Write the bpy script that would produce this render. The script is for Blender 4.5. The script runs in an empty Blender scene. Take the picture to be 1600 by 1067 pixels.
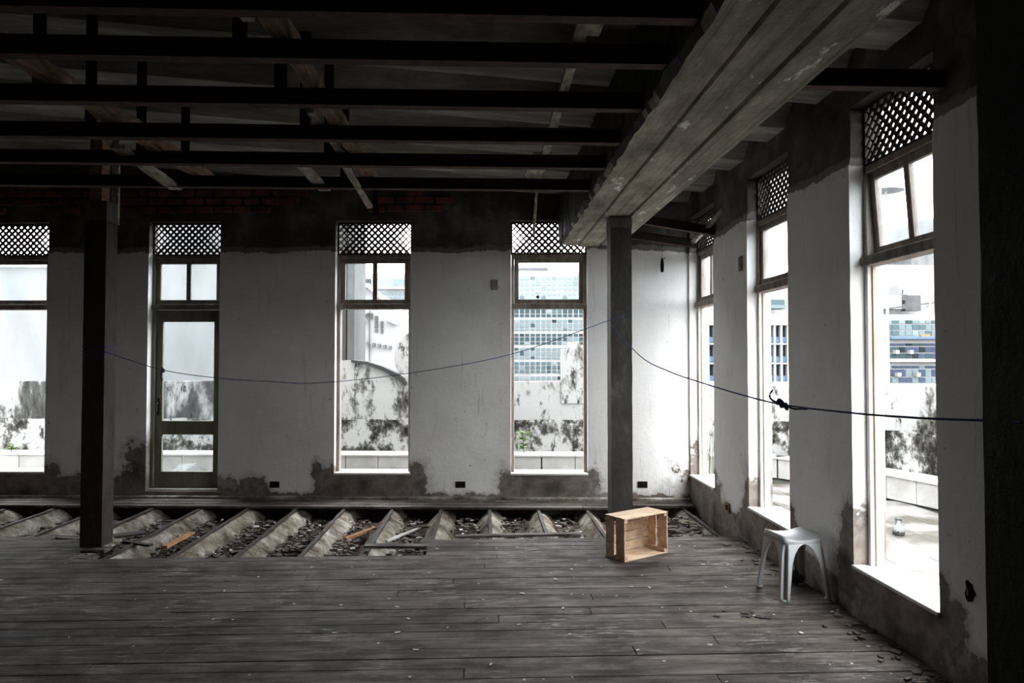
import bpy, bmesh, math, random
from mathutils import Vector, Matrix, noise as mn

# ------------------------------------------------------------------ camera
F, CX, CY = 1100.0, 800.0, 533.5
EYE = 1.65
YAW = math.atan(43 / F)          # the right-hand wall runs towards px (757, 563)
PITCH = math.atan(29.5 / F)
scene = bpy.context.scene
col = scene.collection
cd = bpy.data.cameras.new('camera'); cam = bpy.data.objects.new('camera', cd); col.objects.link(cam)
cd.sensor_width = 36; cd.lens = 36 * F / 1600; cd.clip_start = .05; cd.clip_end = 900
cam.location = (0, 0, EYE); cam.rotation_euler = (math.pi / 2 + PITCH, 0, -YAW)
scene.camera = cam

# ------------------------------------------------------------------ light: an overcast white sky only
world = bpy.data.worlds.new('overcast'); scene.world = world; world.use_nodes = True
bg = world.node_tree.nodes['Background']
bg.inputs[0].default_value = (.95, .98, 1, 1); bg.inputs[1].default_value = 1.0
world.cycles.sampling_method = 'MANUAL'; world.cycles.sample_map_resolution = 64
vs = scene.view_settings
vs.view_transform = 'Standard'; vs.look = 'None'; vs.gamma = 1; vs.use_curve_mapping = False
vs.exposure = 3.68
scene.cycles.max_bounces = 10; scene.cycles.diffuse_bounces = 6; scene.cycles.transparent_max_bounces = 16
scene.cycles.caustics_reflective = False; scene.cycles.caustics_refractive = False

rnd = random.Random(7)
R = math.radians
# ------------------------------------------------------------------ helpers
_cr = cam.rotation_euler.to_matrix()
def ray(px, py): return _cr @ Vector(((px - CX) / F, (CY - py) / F, -1))
def at_y(px, py, Y):
    d = ray(px, py); t = Y / d.y; return Vector((d.x * t, Y, EYE + d.z * t))
def at_z(px, py, Z):
    d = ray(px, py); t = (Z - EYE) / d.z; return Vector((d.x * t, d.y * t, Z))
def at_x(px, py, X):
    d = ray(px, py); t = X / d.x; return Vector((X, d.y * t, EYE + d.z * t))

class MB:
    def __init__(s): s.v = []; s.f = []; s.attr = {}
    def box(s, x0, x1, y0, y1, z0, z1):
        n = len(s.v)
        s.v += [(x0,y0,z0),(x1,y0,z0),(x1,y1,z0),(x0,y1,z0),(x0,y0,z1),(x1,y0,z1),(x1,y1,z1),(x0,y1,z1)]
        s.f += [tuple(n+i for i in q) for q in ((0,3,2,1),(4,5,6,7),(0,1,5,4),(1,2,6,5),(2,3,7,6),(3,0,4,7))]
        return s
    def obox(s, M, sx, sy, sz):
        n = len(s.v); MB.box(s, -sx/2, sx/2, -sy/2, sy/2, -sz/2, sz/2)
        for i in range(n, len(s.v)): s.v[i] = tuple(M @ Vector(s.v[i]))
        return s
    def bar(s, p0, p1, w, h, up=(0,0,1), jag=0, seg=1, r=None):
        p0, p1 = Vector(p0), Vector(p1); d = (p1 - p0).normalized(); up = Vector(up)
        if abs(d.dot(up)) > .98: up = Vector((0,1,0))
        sd = d.cross(up).normalized(); u = sd.cross(d).normalized(); n = len(s.v)
        for k in range(seg + 1):
            c = p0.lerp(p1, k / seg); j = (lambda: (r or rnd).uniform(-jag, jag)) if jag else (lambda: 0)
            for a, b in ((-1,-1),(1,-1),(1,1),(-1,1)):
                s.v.append(tuple(c + sd * (a*w/2 + j()) + u * (b*h/2 + j())))
        for k in range(seg):
            for i in range(4):
                a = n + 4*k + i; b = n + 4*k + (i+1) % 4; s.f.append((a, b, b+4, a+4))
        s.f += [(n+3,n+2,n+1,n), tuple(n+4*seg+i for i in range(4))]
        return s
    def tube(s, pts, r, n=8, cap=True):
        pts = [Vector(p) for p in pts]; b0 = len(s.v); up = Vector((0,0,1))
        for i, p in enumerate(pts):
            t = (pts[min(i+1, len(pts)-1)] - pts[max(i-1, 0)]).normalized()
            u0 = up if abs(t.dot(up)) < .95 else Vector((1,0,0))
            a = t.cross(u0).normalized(); b = a.cross(t)
            rr = r[i] if isinstance(r, (list, tuple)) else r
            for k in range(n):
                th = 2*math.pi*k/n; s.v.append(tuple(p + a*math.cos(th)*rr + b*math.sin(th)*rr))
        for i in range(len(pts)-1):
            for k in range(n):
                q = b0+i*n+k; w = b0+i*n+(k+1) % n; s.f.append((q, w, w+n, q+n))
        if cap: s.f += [tuple(b0+k for k in reversed(range(n))), tuple(b0+(len(pts)-1)*n+k for k in range(n))]
        return s
    def prism(s, poly, d0, d1, ax='y'):
        """poly in (a,b); extruded along ax: 'y': (a,d,b)  'x': (d,a,b)  'z': (a,b,d)"""
        n = len(s.v); m = len(poly)
        def pt(p, d): return {'y': (p[0], d, p[1]), 'x': (d, p[0], p[1]), 'z': (p[0], p[1], d)}[ax]
        s.v += [pt(p, d0) for p in poly] + [pt(p, d1) for p in poly]
        s.f += [tuple(n+i for i in range(m)), tuple(n+m+i for i in reversed(range(m)))]
        for i in range(m): s.f.append((n+(i+1) % m, n+i, n+m+i, n+m+(i+1) % m))
        return s
    def lathe(s, prof, n=16, M=None):
        b0 = len(s.v)
        for r, z in prof:
            for k in range(n):
                p = Vector((r*math.cos(2*math.pi*k/n), r*math.sin(2*math.pi*k/n), z)); s.v.append(tuple(M @ p if M else p))
        for i in range(len(prof)-1):
            for k in range(n):
                q = b0+i*n+k; w = b0+i*n+(k+1) % n; s.f.append((q, w, w+n, q+n))
        s.f += [tuple(b0+k for k in reversed(range(n))), tuple(b0+(len(prof)-1)*n+k for k in range(n))]
        return s
    def mesh(s, name, m, bevel=0, smooth=False):
        me = bpy.data.meshes.new(name); me.from_pydata(s.v, [], s.f)
        for k, vals in s.attr.items():
            a = me.attributes.new(k, 'FLOAT', 'POINT'); a.data.foreach_set('value', vals)
        bm = bmesh.new(); bm.from_mesh(me); bmesh.ops.recalc_face_normals(bm, faces=bm.faces)
        if bevel: bmesh.ops.bevel(bm, geom=list(bm.edges), offset=bevel, segments=1, affect='EDGES', clamp_overlap=True)
        bm.to_mesh(me); bm.free()
        if smooth:
            for p in me.polygons: p.use_smooth = True
        me.materials.append(m); return me
    def build(s, name, m, parent=None, loc=(0,0,0), rz=0, bevel=0, smooth=False):
        return link(s.mesh(name, m, bevel, smooth), name, parent, loc, rz)
def link(me, name, parent=None, loc=(0,0,0), rz=0):
    o = bpy.data.objects.new(name, me); col.objects.link(o); o.parent = parent
    o.location = loc; o.rotation_euler = (0, 0, rz); return o
def tag(o, label=None, cat=None, group=None, kind=None):
    if label: o['label'] = label
    if cat: o['category'] = cat
    if group: o['group'] = group
    if kind: o['kind'] = kind
    return o
def empty(name, loc=(0,0,0), rz=0, parent=None):
    return link(None, name, parent, loc, rz)
def nz(x, y, z=0, s=1): return mn.noise(Vector((x*s, y*s, z*s)))
def fbm(x, y, z=0, s=1, o=4): return mn.fractal(Vector((x*s, y*s, z*s)), 1.0, 2.0, o)
def clamp(x, a=0, b=1): return max(a, min(b, x))

# ------------------------------------------------------------------ materials
class NB:
    def __init__(s, name, rough=.8, spec=.3):
        s.m = bpy.data.materials.new(name); s.m.use_nodes = True; s.t = s.m.node_tree
        s.b = s.t.nodes['Principled BSDF']; s.b.inputs['Roughness'].default_value = rough
        s.b.inputs['Specular IOR Level'].default_value = spec
        s.out = s.t.nodes['Material Output']
    def n(s, ty, **kw):
        x = s.t.nodes.new('ShaderNode' + ty)
        for k, v in kw.items(): setattr(x, k, v)
        return x
    def put(s, sock, v):
        if isinstance(v, bpy.types.NodeSocket): s.t.links.new(v, sock)
        elif isinstance(v, (tuple, list)) and len(v) == 3 and sock.type == 'RGBA': sock.default_value = (*v, 1)
        else: sock.default_value = v
    def co(s, kind='Object', scale=(1,1,1)):
        c = s.n('TexCoord').outputs[kind]
        mp = s.n('Mapping'); s.t.links.new(c, mp.inputs[0]); mp.inputs['Scale'].default_value = scale
        return mp.outputs[0]
    def pos(s, scale=(1,1,1)):
        g = s.n('NewGeometry').outputs['Position']
        mp = s.n('Mapping'); s.t.links.new(g, mp.inputs[0]); mp.inputs['Scale'].default_value = scale
        return mp.outputs[0]
    def noise(s, vec, scale=5, detail=4, rough=.6, dist=0):
        x = s.n('TexNoise'); s.put(x.inputs['Vector'], vec)
        x.inputs['Scale'].default_value = scale; x.inputs['Detail'].default_value = detail
        x.inputs['Roughness'].default_value = rough; x.inputs['Distortion'].default_value = dist
        return x.outputs['Fac']
    def ramp(s, fac, *stops):
        x = s.n('ValToRGB'); s.put(x.inputs[0], fac); e = x.color_ramp.elements
        while len(e) < len(stops): e.new(.5)
        for el, (p, c) in zip(e, stops):
            el.position = p; el.color = (*c, 1) if isinstance(c, (tuple, list)) else (c, c, c, 1)
        return x.outputs[0]
    def mix(s, fac, a, b, mode='MIX'):
        x = s.n('Mix', data_type='RGBA', blend_type=mode); s.put(x.inputs[0], fac); s.put(x.inputs[6], a); s.put(x.inputs[7], b)
        return x.outputs[2]
    def math(s, op, a, b=0.0, c=None):
        x = s.n('Math', operation=op); s.put(x.inputs[0], a); s.put(x.inputs[1], b)
        if c is not None: s.put(x.inputs[2], c)
        return x.outputs[0]
    def attr(s, name): return s.n('Attribute', attribute_name=name).outputs['Fac']
    def rand(s): return s.n('ObjectInfo').outputs['Random']
    def color(s, c): s.put(s.b.inputs['Base Color'], c); return s
    def rough(s, c): s.put(s.b.inputs['Roughness'], c); return s
    def bump(s, h, strength=.3, dist=.01):
        x = s.n('Bump'); s.put(x.inputs['Height'], h); x.inputs['Strength'].default_value = strength
        x.inputs['Distance'].default_value = dist; s.t.links.new(x.outputs[0], s.b.inputs['Normal']); return s

def mottled(name, c0, c1, scale=6, rough=.8, bump=.2, stretch=(1,1,1), spec=.3, lo=.35, hi=.65, rand=0.0):
    b = NB(name, rough, spec); v = b.co('Object', stretch) if not rand else b.pos(stretch)
    f = b.noise(v, scale, 6)
    c = b.ramp(f, (lo, c0), (hi, c1))
    if rand:
        k = b.math('MULTIPLY_ADD', b.rand(), rand, 1 - rand / 2)
        c = b.mix(1.0, c, k, 'MULTIPLY')
    b.color(c)
    if bump: b.bump(b.noise(v, scale * 3, 6), bump)
    return b.m

M = {}
def make_wall_mat():
    b = NB('peeling_white_wall', .75, .25); p = b.pos()
    paint = b.ramp(b.noise(p, 1.6, 6), (.3, (.72, .715, .705)), (.7, (.86, .855, .845)))
    streak = b.noise(b.pos((7, 7, .6)), 2.5, 5)
    paint = b.mix(b.ramp(streak, (.6, 0.0), (.75, .35)), paint, (.33, .32, .30))
    scr = b.ramp(b.noise(b.pos((34, 34, 1.1)), 1.3, 3, .5), (.725, 0.0), (.74, .45))
    paint = b.mix(scr, paint, (.2, .19, .17))
    speck = b.noise(p, 14, 3)
    paint = b.mix(b.ramp(speck, (.7, 0.0), (.74, .7)), paint, (.22, .21, .19))
    n1 = b.noise(p, 4.2, 10, .72)
    bare = b.ramp(b.noise(p, 2.7, 7), (.34, (.07, .061, .054)), (.46, (.17, .135, .112)), (.54, (.24, .205, .182)), (.6, (.15, .125, .108)), (.68, (.33, .31, .29)))
    soot = b.ramp(b.noise(p, 2.2, 8), (.3, (.026, .023, .02)), (.5, (.075, .068, .06)), (.64, (.16, .15, .135)))
    pe = b.math('ADD', b.attr('peel'), b.math('MULTIPLY', b.math('SUBTRACT', n1, .5), 1.9))
    mk = b.ramp(pe, (.5, 0.0), (.525, 1.0))
    c = b.mix(mk, paint, bare)
    # greyish stain halo around the bare patches
    halo = b.ramp(pe, (.2, 0.0), (.5, .55))
    c = b.mix(b.math('MULTIPLY', halo, b.math('SUBTRACT', 1.0, mk)), c, (.30, .28, .26))
    up = b.math('ADD', b.attr('upper'), b.math('MULTIPLY', b.math('SUBTRACT', n1, .5), .35))
    c = b.mix(b.ramp(up, (.49, 0.0), (.505, 1.0)), c, b.mix(b.ramp(up, (.60, 0.0), (.64, 1.0)), (.21, .2, .185), soot))
    b.color(c)
    h = b.math('ADD', b.math('MULTIPLY', mk, -.6), b.math('MULTIPLY', b.noise(p, 22, 6), .5))
    b.bump(h, .5, .01)
    return b.m
M['wall'] = make_wall_mat()
def make_floor_mat():
    b = NB('worn_floorboard', .7, .22); p = b.pos((.55, 5, 5))
    g = b.noise(p, 4, 8, .7, .4)
    c = b.ramp(g, (.30, (.026, .019, .0155)), (.46, (.084, .066, .056)), (.58, (.142, .116, .10)), (.72, (.25, .213, .188)))
    c = b.mix(b.ramp(b.noise(b.pos((1, 1.8, 1)), 2.1, 8, .7), (.40, .8), (.56, 0.0)), c, (.02, .0155, .0135))
    k = b.math('MULTIPLY_ADD', b.rand(), .5, .75); c = b.mix(1.0, c, k, 'MULTIPLY')
    w = b.math('MULTIPLY', b.ramp(b.noise(b.pos((1.2, 9, 9)), 5, 9, .75), (.53, 0.0), (.60, 1.0)), b.ramp(b.noise(b.pos(), 1.3, 4), (.5, 0.0), (.62, .9)))
    c = b.mix(w, c, (.34, .325, .31))
    b.color(c); b.rough(b.ramp(b.noise(b.pos((1, 3, 1)), 3, 5), (.3, .58), (.7, .88)))
    b.bump(g, .5, .006); return b.m
M['floor'] = make_floor_mat()
M['subfloor'] = mottled('subfloor_dark', (.02, .017, .015), (.05, .045, .04))
def make_beam_mat():
    b = NB('board_marked_concrete', .85, .2); p = b.pos()
    c = b.ramp(b.noise(b.pos((1.5, .6, 1.5)), 2.4, 10, .75), (.32, (.15, .135, .105)), (.5, (.34, .31, .25)), (.66, (.56, .52, .43)))
    c = b.mix(b.ramp(b.noise(b.pos((9, .16, 3)), 3, 6), (.38, .45), (.48, 0.0)), c, (.07, .062, .048))
    c = b.mix(b.ramp(b.noise(b.pos((3, 1.1, 3)), 1.5, 9, .75), (.61, 0.0), (.63, 1.0)), c, (.85, .84, .8))
    b.color(c); b.bump(b.noise(p, 18, 8), .6, .015); return b.m
M['beam'] = make_beam_mat()
def make_rust():
    b = NB('rusted_steel', .8, .3); p = b.pos()
    c = b.ramp(b.noise(p, 7, 7, .7), (.35, (.012, .009, .008)), (.6, (.035, .02, .016)), (.78, (.075, .035, .024)))
    b.color(c); b.bump(b.noise(p, 60, 5), .4, .004); return b.m
M['rust'] = make_rust()
M['redrust'] = mottled('red_rust_edge', (.035, .018, .013), (.09, .038, .025), 12, rand=.01)
def make_roof():
    b = NB('stained_fibre_cement', .85, .2); p = b.pos((.35, 2.2, 1))
    c = b.ramp(b.noise(p, 2.2, 8, .7), (.3, (.10, .093, .082)), (.5, (.22, .205, .18)), (.68, (.42, .40, .36)))
    b.color(c); b.bump(b.noise(b.pos(), 20, 5), .2, .004); return b.m
M['roof'] = make_roof()
M['timber'] = mottled('rotten_timber', (.13, .08, .05), (.38, .25, .165), 9, stretch=(3, .6, 3), bump=.5, rand=.01)
M['slat'] = mottled('pale_peeled_slat', (.2, .165, .13), (.62, .56, .48), 7, stretch=(3, 1, 3), bump=.3, rand=.01)
M['brick'] = mottled('sooty_brick', (.09, .035, .025), (.22, .075, .05), 6, bump=.4, rand=.5)
M['frame'] = mottled('grey_brown_frame_wood', (.19, .155, .13), (.36, .31, .27), 5, stretch=(3, 3, .7), rand=.01)
M['olive'] = mottled('olive_grey_door_paint', (.135, .13, .095), (.21, .2, .155), 5, stretch=(2, 2, .6), rand=.01)
M['jambwood'] = mottled('pale_jamb_wood', (.4, .29, .21), (.6, .47, .37), 4, stretch=(4, 4, .5), rand=.01)
M['jambpaint'] = mottled('white_jamb_paint', (.5, .48, .46), (.8, .79, .78), 6, stretch=(3, 3, .6), rand=.01)
M['lattice'] = mottled('dark_lattice_wood', (.022, .018, .016), (.06, .05, .044), 12, rand=.01)
M['sill'] = mottled('pale_stone_sill', (.52, .51, .49), (.72, .71, .69), 3, .45, .05, rand=.01)
def make_post(name, c0, c1, c2):
    b = NB(name, .7, .3); p = b.pos((1, 1, .5))
    c = b.ramp(b.noise(p, 5, 9, .75), (.35, c0), (.6, c1), (.8, c2)); b.color(c); b.bump(b.noise(b.pos(), 30, 6), .4, .006); return b.m
M['darkface'] = make_post('dark_concrete_face', (.012, .011, .010), (.03, .027, .024), (.07, .065, .06))
M['post'] = make_post('charcoal_post', (.024, .021, .019), (.055, .05, .046), (.15, .135, .125))
M['postbrown'] = make_post('dark_brown_post', (.022, .015, .012), (.05, .035, .029), (.13, .10, .09))
M['capital'] = make_post('grey_post_head', (.05, .047, .043), (.12, .115, .105), (.5, .49, .47))
def glass(name, dust):
    b = NB(name); t = b.t
    tr = b.n('BsdfTransparent'); tr.inputs[0].default_value = (.97, .99, 1, 1)
    gl = b.n('BsdfGlossy'); gl.inputs['Roughness'].default_value = .03
    df = b.n('BsdfTranslucent'); df.inputs[0].default_value = (.85, .88, .9, 1)
    fr = b.n('Math', operation='MULTIPLY_ADD'); lw = b.n('LayerWeight'); fr.inputs[1].default_value = .5; fr.inputs[2].default_value = .02
    b.put(fr.inputs[0], b.math('POWER', lw.outputs['Facing'], 4.0))
    m1 = b.n('MixShader'); t.links.new(fr.outputs[0], m1.inputs[0]); t.links.new(tr.outputs[0], m1.inputs[1]); t.links.new(gl.outputs[0], m1.inputs[2])
    m2 = b.n('MixShader'); t.links.new(m1.outputs[0], m2.inputs[1]); t.links.new(df.outputs[0], m2.inputs[2])
    b.put(m2.inputs[0], b.ramp(b.noise(b.pos(), 6, 5), (.3, dust * .5), (.7, dust * 1.4)))
    t.links.new(m2.outputs[0], b.out.inputs[0]); return b.m
M['glass'] = glass('dusty_pane', .022)
M['clearglass'] = glass('clear_pane', .006)

# ------------------------------------------------------------------ frames of the two window walls
WX = 2.42                       # inner face of the right wall
YC = 8.25                       # corner depth
A = R(3.6)                      # the far wall is a little out of square
WT = .22
def back_pt(u, w, z): return Vector((WX + u*math.cos(A) + w*math.sin(A), YC - u*math.sin(A) + w*math.cos(A), z))
def back_u(px, w=0.0):
    """where the sight line through column px meets the plane w of the far wall"""
    d = ray(px, 563); n = Vector((math.sin(A), math.cos(A), 0)); o = Vector((WX, YC, 0)) + n * w
    t = o.dot(n) / d.dot(n); P = d * t
    return (P - o).dot(Vector((math.cos(A), -math.sin(A), 0)))
SLOPE = .07
PER = .9
def roof_z(X, Y):
    ph = ((Y - 4.4) / PER) % 1.0
    tri = [(0, .17), (.12, .17), (.3, 0), (.7, 0), (.88, .17), (1, .17)]
    for (a, h0), (b_, h1) in zip(tri, tri[1:]):
        if a <= ph <= b_: h = h0 + (h1 - h0) * (ph - a) / (b_ - a); break
    return 3.73 - SLOPE * X + h - .03
SILL, TR0, TR1, HD0, LT0, LT1 = .30, 2.27, 2.345, 2.87, 2.93, 3.33

def make_wall(name, u0, u1, top, openings, peel, upper, step, parent_loc, rz, zmin=-.25):
    """a wall of fine cells with real openings; 'peel' and 'upper' say where paint is gone"""
    us = sorted(set([round(u0 + i*step, 4) for i in range(int((u1-u0)/step)+1)] + [u1] + [round(v, 4) for o in openings for v in o[:2]]))
    us = [u for i, u in enumerate(us) if i == 0 or u - us[i-1] > .004 or any(abs(u-o[0]) < 1e-4 or abs(u-o[1]) < 1e-4 for o in openings)]
    ZT = 3.6
    zs = sorted(set([round(zmin + i*step, 4) for i in range(int((ZT-zmin)/step)+1)] + [round(v, 4) for o in openings for v in o[2:]] + [ZT, 3.75, 5.0]))
    nu, nzs = len(us), len(zs)
    mb = MB(); ua, pa = [], []; idx = {}
    def vert(i, k, s):
        key = (i, k, s)
        if key in idx: return idx[key]
        u, z = us[i], zs[k]
        if z > 4.9: z = top(u, s*WT)
        elif z > 3.7: z = min(z, top(u, s*WT) - .005)
        up = upper(u, z); pe = peel(u, z)
        w = 0.0
        if s == 0: w = .012 * clamp((up + .35*fbm(u, z, 3, 5)*.5 - .42) * 6) + .003 * fbm(u, z, 1, 3)
        idx[key] = len(mb.v); mb.v.append((u, w if s == 0 else WT, z)); pa.append(pe); ua.append(up); return idx[key]
    def solid(i, k):
        if i < 0 or k < 0 or i >= nu-1 or k >= nzs-1: return False
        c = ((us[i]+us[i+1])/2, (zs[k]+zs[k+1])/2)
        return not any(o[0] < c[0] < o[1] and o[2] < c[1] < o[3] for o in openings)
    for i in range(nu-1):
        for k in range(nzs-1):
            if not solid(i, k): continue
            for s in (0, 1): mb.f.append((vert(i,k,s), vert(i+1,k,s), vert(i+1,k+1,s), vert(i,k+1,s)))
            for di, dk, (a, b_) in ((-1,0,((i,k),(i,k+1))), (1,0,((i+1,k),(i+1,k+1))), (0,-1,((i,k),(i+1,k))), (0,1,((i,k+1),(i+1,k+1)))):
                if not solid(i+di, k+dk): mb.f.append((vert(*a,0), vert(*b_,0), vert(*b_,1), vert(*a,1)))
    mb.attr = {'peel': pa, 'upper': ua}
    o = mb.build(name, M['wall'], None, parent_loc, rz); tag(o, kind='structure'); return o

def box_d(u, z, a0, a1, b0, b1):
    dx = max(a0-u, 0, u-a1); dz = max(b0-z, 0, z-b1); return math.hypot(dx, dz)

# far wall: window, door, window, window
BW = [(back_u(-44), back_u(72)), (back_u(230), back_u(342)), (back_u(523), back_u(641)), (back_u(798), back_u(918))]
def peel_back(u, z):
    p = 1 - box_d(u, z, -9, 1, -1, .02) / .14 - .12
    p = max(p, (1 - box_d(u, z, BW[2][0]-.12, BW[2][1]+.06, .02, .30) / .28) * .95)
    p = max(p, (1 - box_d(u, z, BW[3][0]-.05, BW[3][1]+.05, .06, .28) / .22) * .9)
    p = max(p, (1 - box_d(u, z, -9, BW[2][0]-.9, -1, .12) / .26) * .95)
    p = max(p, (1 - box_d(u, z, BW[1][0]-.12, BW[1][0], 0, .5) / .35) * .8)
    p = max(p, (1 - box_d(u, z, -.12, 0, .30, .36) / .3) * .62)
    p = max(p, (1 - box_d(u, z, BW[0][1]-1, BW[0][1]+.05, 0, .3) / .3) * .9)
    return clamp(p, -.6)
def upper_fn(z0, span):
    def f(u, z):
        return clamp((z - z0 - .03*fbm(u, 2, 0, 1.6)) / span + .5, -1, 2)
    return f
back_open = [(BW[0][0], BW[0][1], SILL, LT1), (BW[1][0], BW[1][1], .08, LT1), (BW[2][0], BW[2][1], SILL, LT1), (BW[3][0], BW[3][1], SILL, LT1)]
def back_top(u, w=0.0):
    P = back_pt(u, w, 0); t = roof_z(P.x, P.y) + .004
    if back_u(372) < u < back_u(476): t -= .022 * (.6 + .4*nz(u, 0, 0, 6))
    return t
wall_back = make_wall('wall_back', -9.6, WT, back_top, back_open, peel_back, upper_fn(2.955, .5), .05, (WX, YC, 0), -A)

# right wall: the windows repeat every 1.83 m
RW = [(.03 + 1.83*k, .90 + 1.83*k) for k in range(3)]
def peel_right(u, z):
    p = 1 - box_d(u, z, -1, 20, -1, .10) / .2
    for k, (a, c) in enumerate(RW):
        p = max(p, (1 - box_d(u, z, a-.10, c+.10, -.1, .29) / .22) * .95)
        p = max(p, (1 - box_d(u, z, a-.04, a, .2, .55) / .3) * .75)
        p = max(p, (1 - box_d(u, z, c, c+.04, .2, .45) / .15) * .75)
    return clamp(p, -.6)
right_open = [(a, c, SILL, LT1) for a, c in RW]
def right_top(u, w=0.0): return roof_z(WX + w, YC - u) + .004
wall_right = make_wall('wall_right', 0, 12.4, right_top, right_open, peel_right, upper_fn(2.95, .5), .05, (WX, YC, 0), -math.pi/2)
# the two walls behind and beside the photographer close the room
XL, YF = -7.3, -4.1
tag(MB().box(XL-.2, XL, YF, 9.2, -.25, 4.5).build('wall_left', M['subfloor']), kind='structure')
tag(MB().box(XL, WX+WT, YF-.2, YF, -.25, 4.5).build('wall_front', M['subfloor']), kind='structure')

# bricks bare along the top of the far wall
bl, bh = .215, .082
bme = MB().box(-bl/2, bl/2, -.02, .03, -bh/2, bh/2).mesh('brick', M['brick'], .006)
for row in range(4):
    z = 3.475 + row * .098; u = -8.6 + (row % 2) * .115
    while u < -1.2:
        u += .232
        if z + .06 > back_top(u) - .03: continue
        if fbm(u, row*.3, 5, .8) < (-.35 if u < -5 else .0 if u < -2.6 else .18): continue
        b = link(bme, 'brick', wall_back, (u, -.004 + rnd.uniform(-.004, .004), z + rnd.uniform(-.004, .004)))
        b.rotation_euler = (0, rnd.uniform(-.02, .02), 0); b.scale = (rnd.uniform(.85, 1), 1, rnd.uniform(.9, 1))

# ------------------------------------------------------------------ windows
def lattice(parent, W, H, w0, loc):
    root = empty('lattice', loc, 0, parent)
    bd = MB().box(0, W, w0-.006, w0+.03, 0, .018).box(0, W, w0-.006, w0+.03, H-.018, H).box(0, .018, w0-.006, w0+.03, .018, H-.018).box(W-.018, W, w0-.006, w0+.03, .018, H-.018)
    bd.build('lattice_border', M['lattice'], root)
    p = .0775; hw = .0140 * math.sqrt(2)
    for s in (0, 1):
        c = -H + p * .5
        while c < W:
            # centre line x = c + t, z = t (or mirrored)
            t0, t1 = max(0, -c), min(H, W - c)
            if t1 - t0 > .03:
                poly = [(c+t0-hw, t0), (c+t0+hw, t0), (c+t1+hw, t1), (c+t1-hw, t1)]
                poly = [(min(max(x, .004), W-.004), z) for x, z in poly]
                if s: poly = [(W-x, z) for x, z in poly]
                MB().prism(poly, w0 + .010*s, w0 + .010*(s+1) - .001).build('slat', M['lattice'], root)
            c += p
    return root
portal_list = []
wn = [0]
def portal(root, W, z0, z1):
    L = bpy.data.lights.new('sky_portal', 'AREA'); L.shape = 'RECTANGLE'; L.size = W; L.size_y = z1 - z0; L.energy = 1
    L.cycles.is_portal = True
    o = bpy.data.objects.new('sky_portal', L); col.objects.link(o); o.parent = root
    o.location = (W/2, .2, (z0+z1)/2); o.rotation_euler = (-math.pi/2, 0, 0)
def make_window(origin, rz, udir, u0, u1, panes=2, tilt=0.0, sash=True, door=False, wood=True, broken=False, label=None, sashmat='frame', splinters=False):
    W = u1 - u0; wn[0] += 1
    root = empty('window_%d' % wn[0], Vector(origin) + Vector(udir) * u0, rz); tag(root, label, None, None, 'structure')
    f0, f1 = .095, .185
    fm = M['olive'] if door else M['frame']
    zb = .09 if door else SILL + .012
    jm = M['olive'] if door else (M['jambpaint'] if wood else M['frame'])
    for x0, x1 in ((.004, .038), (W-.038, W-.004)):
        MB().box(x0, x1, f0, f1, zb, TR0).build('jamb', jm, root, bevel=.003)
        MB().box(x0, x1, f0, f1, TR0, LT0).build('upper_jamb', fm, root, bevel=.003)
    if wood and not door:
        for x0, x1 in ((.005, .05), (W-.05, W-.005)): MB().box(x0, x1, f0+.03, f0+.055, zb, TR0-.002).build('stop_bead', M['jambwood'], root, bevel=.002)
    MB().box(.004, W-.004, f0-.025, f1, TR0, TR1-.01).build('transom', fm, root, bevel=.004)
    MB().box(.004, W-.004, f0, f1, HD0+.015, LT0).build('head_rail', fm, root, bevel=.004)
    lattice(root, W, LT1-LT0, .11, (0, 0, LT0))
    if sash:
        sz0, sz1 = TR1-.008, HD0+.012; sw = .052
        s = empty('sash', (0, f0+.02, sz1), 0, root); s.rotation_euler = (tilt, 0, 0)
        h = sz1 - sz0; x0, x1 = .04, W-.04
        for nm, q in (('sash_rail', (x0, x1, 0, .035, -sw, 0)), ('sash_rail', (x0, x1, 0, .035, -h, -h+sw)), ('sash_stile', (x0, x0+sw, 0, .035, -h+sw, -sw)), ('sash_stile', (x1-sw, x1, 0, .035, -h+sw, -sw))):
            MB().box(*q).build(nm, M[sashmat], s, bevel=.003)
        xs = [(x0+sw, x1-sw)]
        if panes == 2:
            xm = (x0+x1)/2; MB().box(xm-.027, xm+.027, 0, .035, -h+sw, -sw).build('mullion', M[sashmat], s, bevel=.003)
            xs = [(x0+sw, xm-.027), (xm+.027, x1-sw)]
        for a, c in xs:
            g = MB().box(a, c, .015, .018, -h+sw, -sw).build('pane', M['glass'], s)
        if broken:
            MB().prism([(.30,-h+.085),(.325,-h+.10),(.345,-h+.09),(.338,-h+.06),(.315,-h+.066)], .010, .014).build('putty_patch', M['lattice'], s)
    if not door:
        MB().box(-.006, W+.006, -.014, WT+.07, SILL-.012, SILL+.012).build('sill', M['sill'], root, bevel=.004)
    else:
        MB().box(0, W, .04, WT+.05, .07, .102).build('threshold', M['sill'], root, bevel=.004)
    portal(root, W-.02, zb, LT1)
    return root, W
bd = (math.cos(A), -math.sin(A), 0); bo = (WX, YC, 0)
make_window(bo, -A, bd, *BW[0], wood=False, panes=1, label='tall window opening at the far left with a single upper pane')
dwin, DW = make_window(bo, -A, bd, *BW[1], wood=False, panes=2, door=True, sashmat='olive', label='glazed olive door frame with two upper panes under lattice')
make_window(bo, -A, bd, *BW[2], wood=False, panes=2, label='open tall window with the rounded parapet behind it')
make_window(bo, -A, bd, *BW[3], wood=False, panes=1, tilt=.04, broken=True, label='open tall window with the glass office block behind it')
rd = (0, -1, 0); ro = (WX, YC, 0)
rl = ['tall window opening in the corner of the right wall', 'tall window opening behind the plastic stool', 'nearest tall window opening with tilted upper sash']
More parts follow.
